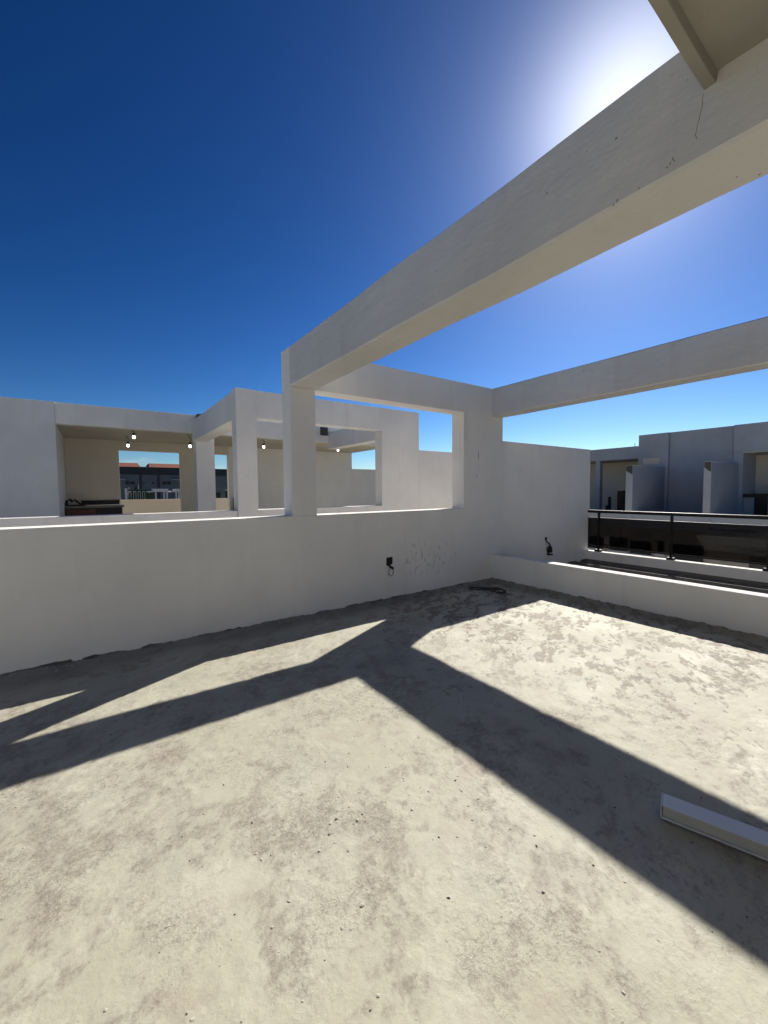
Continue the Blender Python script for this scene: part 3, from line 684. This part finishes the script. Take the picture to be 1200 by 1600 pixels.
for nm, y, x, h, wd, tl, mt, lb in (('leaning_board', 9.36, 20.55, 1.20, .22, 3, 'wood_red', 'red-brown board leaning in the shaded room across the gap, left of its darker twin'), ('leaning_board', 9.11, 20.5, 1.22, .20, 4, 'wood_dark', 'dark board leaning beside the pier in the shaded room across the gap'), ('folded_chair', 9.72, 20.3, .92, .14, 8, 'dark_panel', 'narrow dark upright frame propped in the shaded room across the gap')):
    bm = bmesh.new(); add_box(bm, -.02, .02, -wd / 2, wd / 2, 0, h, (), .004)
    if nm == 'folded_chair': add_box(bm, -.25, .02, -wd / 2, wd / 2, .42, .47, (), .004); add_box(bm, -.25, -.21, -wd / 2, wd / 2, 0, .42, (), .004)
    o = link('upright_frame' if nm == 'folded_chair' else nm, bm, mt); o.location = (x, y, .203); o.rotation_euler = (math.radians(-tl * .4), math.radians(tl), 0); tag(o, lb, 'board')
o = thing('lightning_rod', 'thin rod standing on the lower roof edge across the gap', 'rod', (XF + .15, 8.0, 3.295))
bm = bmesh.new(); tube(bm, [(XF + .15, 8.02, 3.29), (XF + .15, 8.02, 3.44)], .012, 6); link('rod', bm, 'steel', o)

# ------------------------------------------------------------------ our own block below the terrace
ob = thing('own_block', 'white storeys of the block under this terrace', 'building', (0, 0, G))
box('storey_wall', 'stucco', ob, -8.9, X5 - .1, -6.9, 14.6, G, -.33, .01)

# ------------------------------------------------------------------ far houses seen through the rear openings
SC = 1.5   # placed 90 m off
def far(u, v): return (u * SC, 1.5 + (v - 1.5) * SC)
fb = thing('row_house', 'far grey house row with red tiled roofs and dark slate band', 'building', (9, 90, G))
def fbox(name, mat, parent, x0, x1, z0, z1, y0, y1, bev=.02):
    a, c = far(x0, z0); b, d = far(x1, z1); return box(name, mat, parent, a, b, y0, y1, c, d, bev)
box('wall', 'far_grey', fb, -6, 24, 90, 99, G, far(0, 3.81)[1], .02)
fbox('slate_band', 'far_slate', fb, -4, 16, 3.815, 4.74, 89.8, 98.9)
for x0, x1 in ((-3.0, 4.62), (5.80, 13.0)):
    a, zb = far(x0, 4.745); b, zt = far(x1, 5.36)
    bm = bmesh.new()
    lo = [bm.verts.new(p) for p in ((a - .2, 89.4, zb), (b + .2, 89.4, zb), (b + .2, 99, zb), (a - .2, 99, zb))]
    hi = [bm.verts.new(p) for p in ((a + .1, 92.5, zt), (b - .1 - (1.2 if x1 > 10 else 0), 92.5, zt), (b - .1 - (1.2 if x1 > 10 else 0), 96, zt), (a + .1, 96, zt))]
    bm.faces.new(lo[::-1]); bm.faces.new(hi)
    for i in range(4): bm.faces.new((lo[i], lo[(i + 1) % 4], hi[(i + 1) % 4], hi[i]))
    link('roof', bm, 'roof_red', fb)
fbox('gutter', 'far_grey', fb, 4.4, 6.2, 4.66, 4.78, 89.3, 89.79, .01)
for x0, x1 in ((3.09, 3.5), (3.6, 4.03), (7.18, 7.6), (7.7, 8.14)):
    p = fbox('window', 'far_dark', fb, x0, x1, 2.55, 2.96, 89.9, 89.99, .01)
for x0, x1 in ((4.98, 5.05), (5.2, 5.24), (6.0, 6.2), (9.6, 10.4), (11.2, 12)):
    fbox('window', 'far_dark', fb, x0, x1, 2.65, 2.85, 89.9, 89.99, .01)
for x in (4.6, 4.75, 6.6, 6.75): fbox('downpipe', 'far_slate', fb, x, x + .06, .3, 3.80, 89.85, 89.99, .01)
for x0, x1 in ((1.9, 3.05), (8.2, 9.4)): fbox('canopy', 'far_white', fb, x0, x1, 3.14, 3.20, 88.8, 89.99, .01)
def far2(u, v, d): return (u * d / 60, 1.5 + (v - 1.5) * d / 60)
gh = thing('green_house', 'far dark green roof terrace with white window frames', 'building', (3.3, 60, G))
box('wall', 'far_green', gh, 3.3, 6.6, 62, 68, G, 1.98, .02); box('wall', 'far_grey', gh, 1.0, 3.0, 62, 68, G, 1.55, .02); box('pillar', 'far_white', gh, 3.05, 3.32, 61.5, 62, G, 2.05, .02)
for x in (3.45, 4.0, 4.5, 5.0):
    for dx in (0, .26): box('window_frame', 'far_white', gh, x + dx, x + dx + .05, 61.9, 61.99, .3, 1.62, .01)
    box('window_frame', 'far_white', gh, x, x + .31, 61.9, 61.99, 1.621, 1.69, .01)
box('water_tank', 'far_dark', gh, 4.15, 4.55, 62.5, 63.2, 1.985, 2.45, .08)
box('post', 'far_white', gh, 4.62, 4.68, 62.4, 62.5, 1.985, 2.55, .01); box('post', 'far_white', gh, 3.5, 3.6, 62.4, 62.5, 1.985, 2.25, .01)
for (x0, x1, xc, lb) in ((5.47, 7.82, 5.95, 'far white flat-roofed pergola with two posts, nearer the centre of the rear opening'), (8.1, 9.6, 8.35, 'far white flat-roofed pergola cut by the right edge of the rear opening')):
    pg = thing('white_pergola', lb, 'pergola', (x0, 60, G), 'far white roof pergolas')
    box('roof', 'far_white', pg, x0 + .6, x1, 60, 63, 1.60, 1.98, .02); box('canopy', 'far_white', pg, x0, x0 + .599, 60, 63, 1.55, 1.70, .02)
    for x in (xc + .36, x1 - .55, x1 - .2): box('post', 'far_white', pg, x, x + .16, 60.3, 60.5, -1, 1.599, .01)
    box('house', 'far_slate', pg, x0, x1, 60, 66, G, -1.001, .02)
hs = thing('flat_house', 'far blue-grey flat-roofed house with dark window and roof tank', 'building', (19, 80, G))
box('wall', 'far_grey', hs, 17.4, 20.0, 80, 86, G, 2.2, .02); box('wall', 'far_dark', hs, 20.01, 21.5, 80.2, 86, G, 1.75, .02)
box('window', 'far_dark', hs, 18.35, 19.1, 79.9, 79.99, .45, 1.42, .01); box('water_tank', 'far_dark', hs, 17.9, 18.45, 81, 82, 2.205, 3.2, .1)
box('roof_panel', 'far_white', hs, 20.05, 20.6, 80, 80.19, 1.76, 1.95, .01); box('antenna', 'steel', hs, 18.9, 18.96, 81, 81.06, 2.205, 2.9, 0)
cb = thing('overhead_cable', 'thin overhead cable sagging behind the narrow rear opening', 'cable', (14, 60, G))
bm = bmesh.new(); tube(bm, [(11 + t * 1.6, 60, 3.68 + .012 * (t - 3.5) ** 2) for t in range(8)], .03, 5); link('cable', bm, 'black_rubber', cb)
for x in (11, 22.2):
    bm = bmesh.new(); tube(bm, [(x, 60.1, G), (x, 60.1, 3.95)], .12, 8); link('pole', bm, 'far_grey', cb)
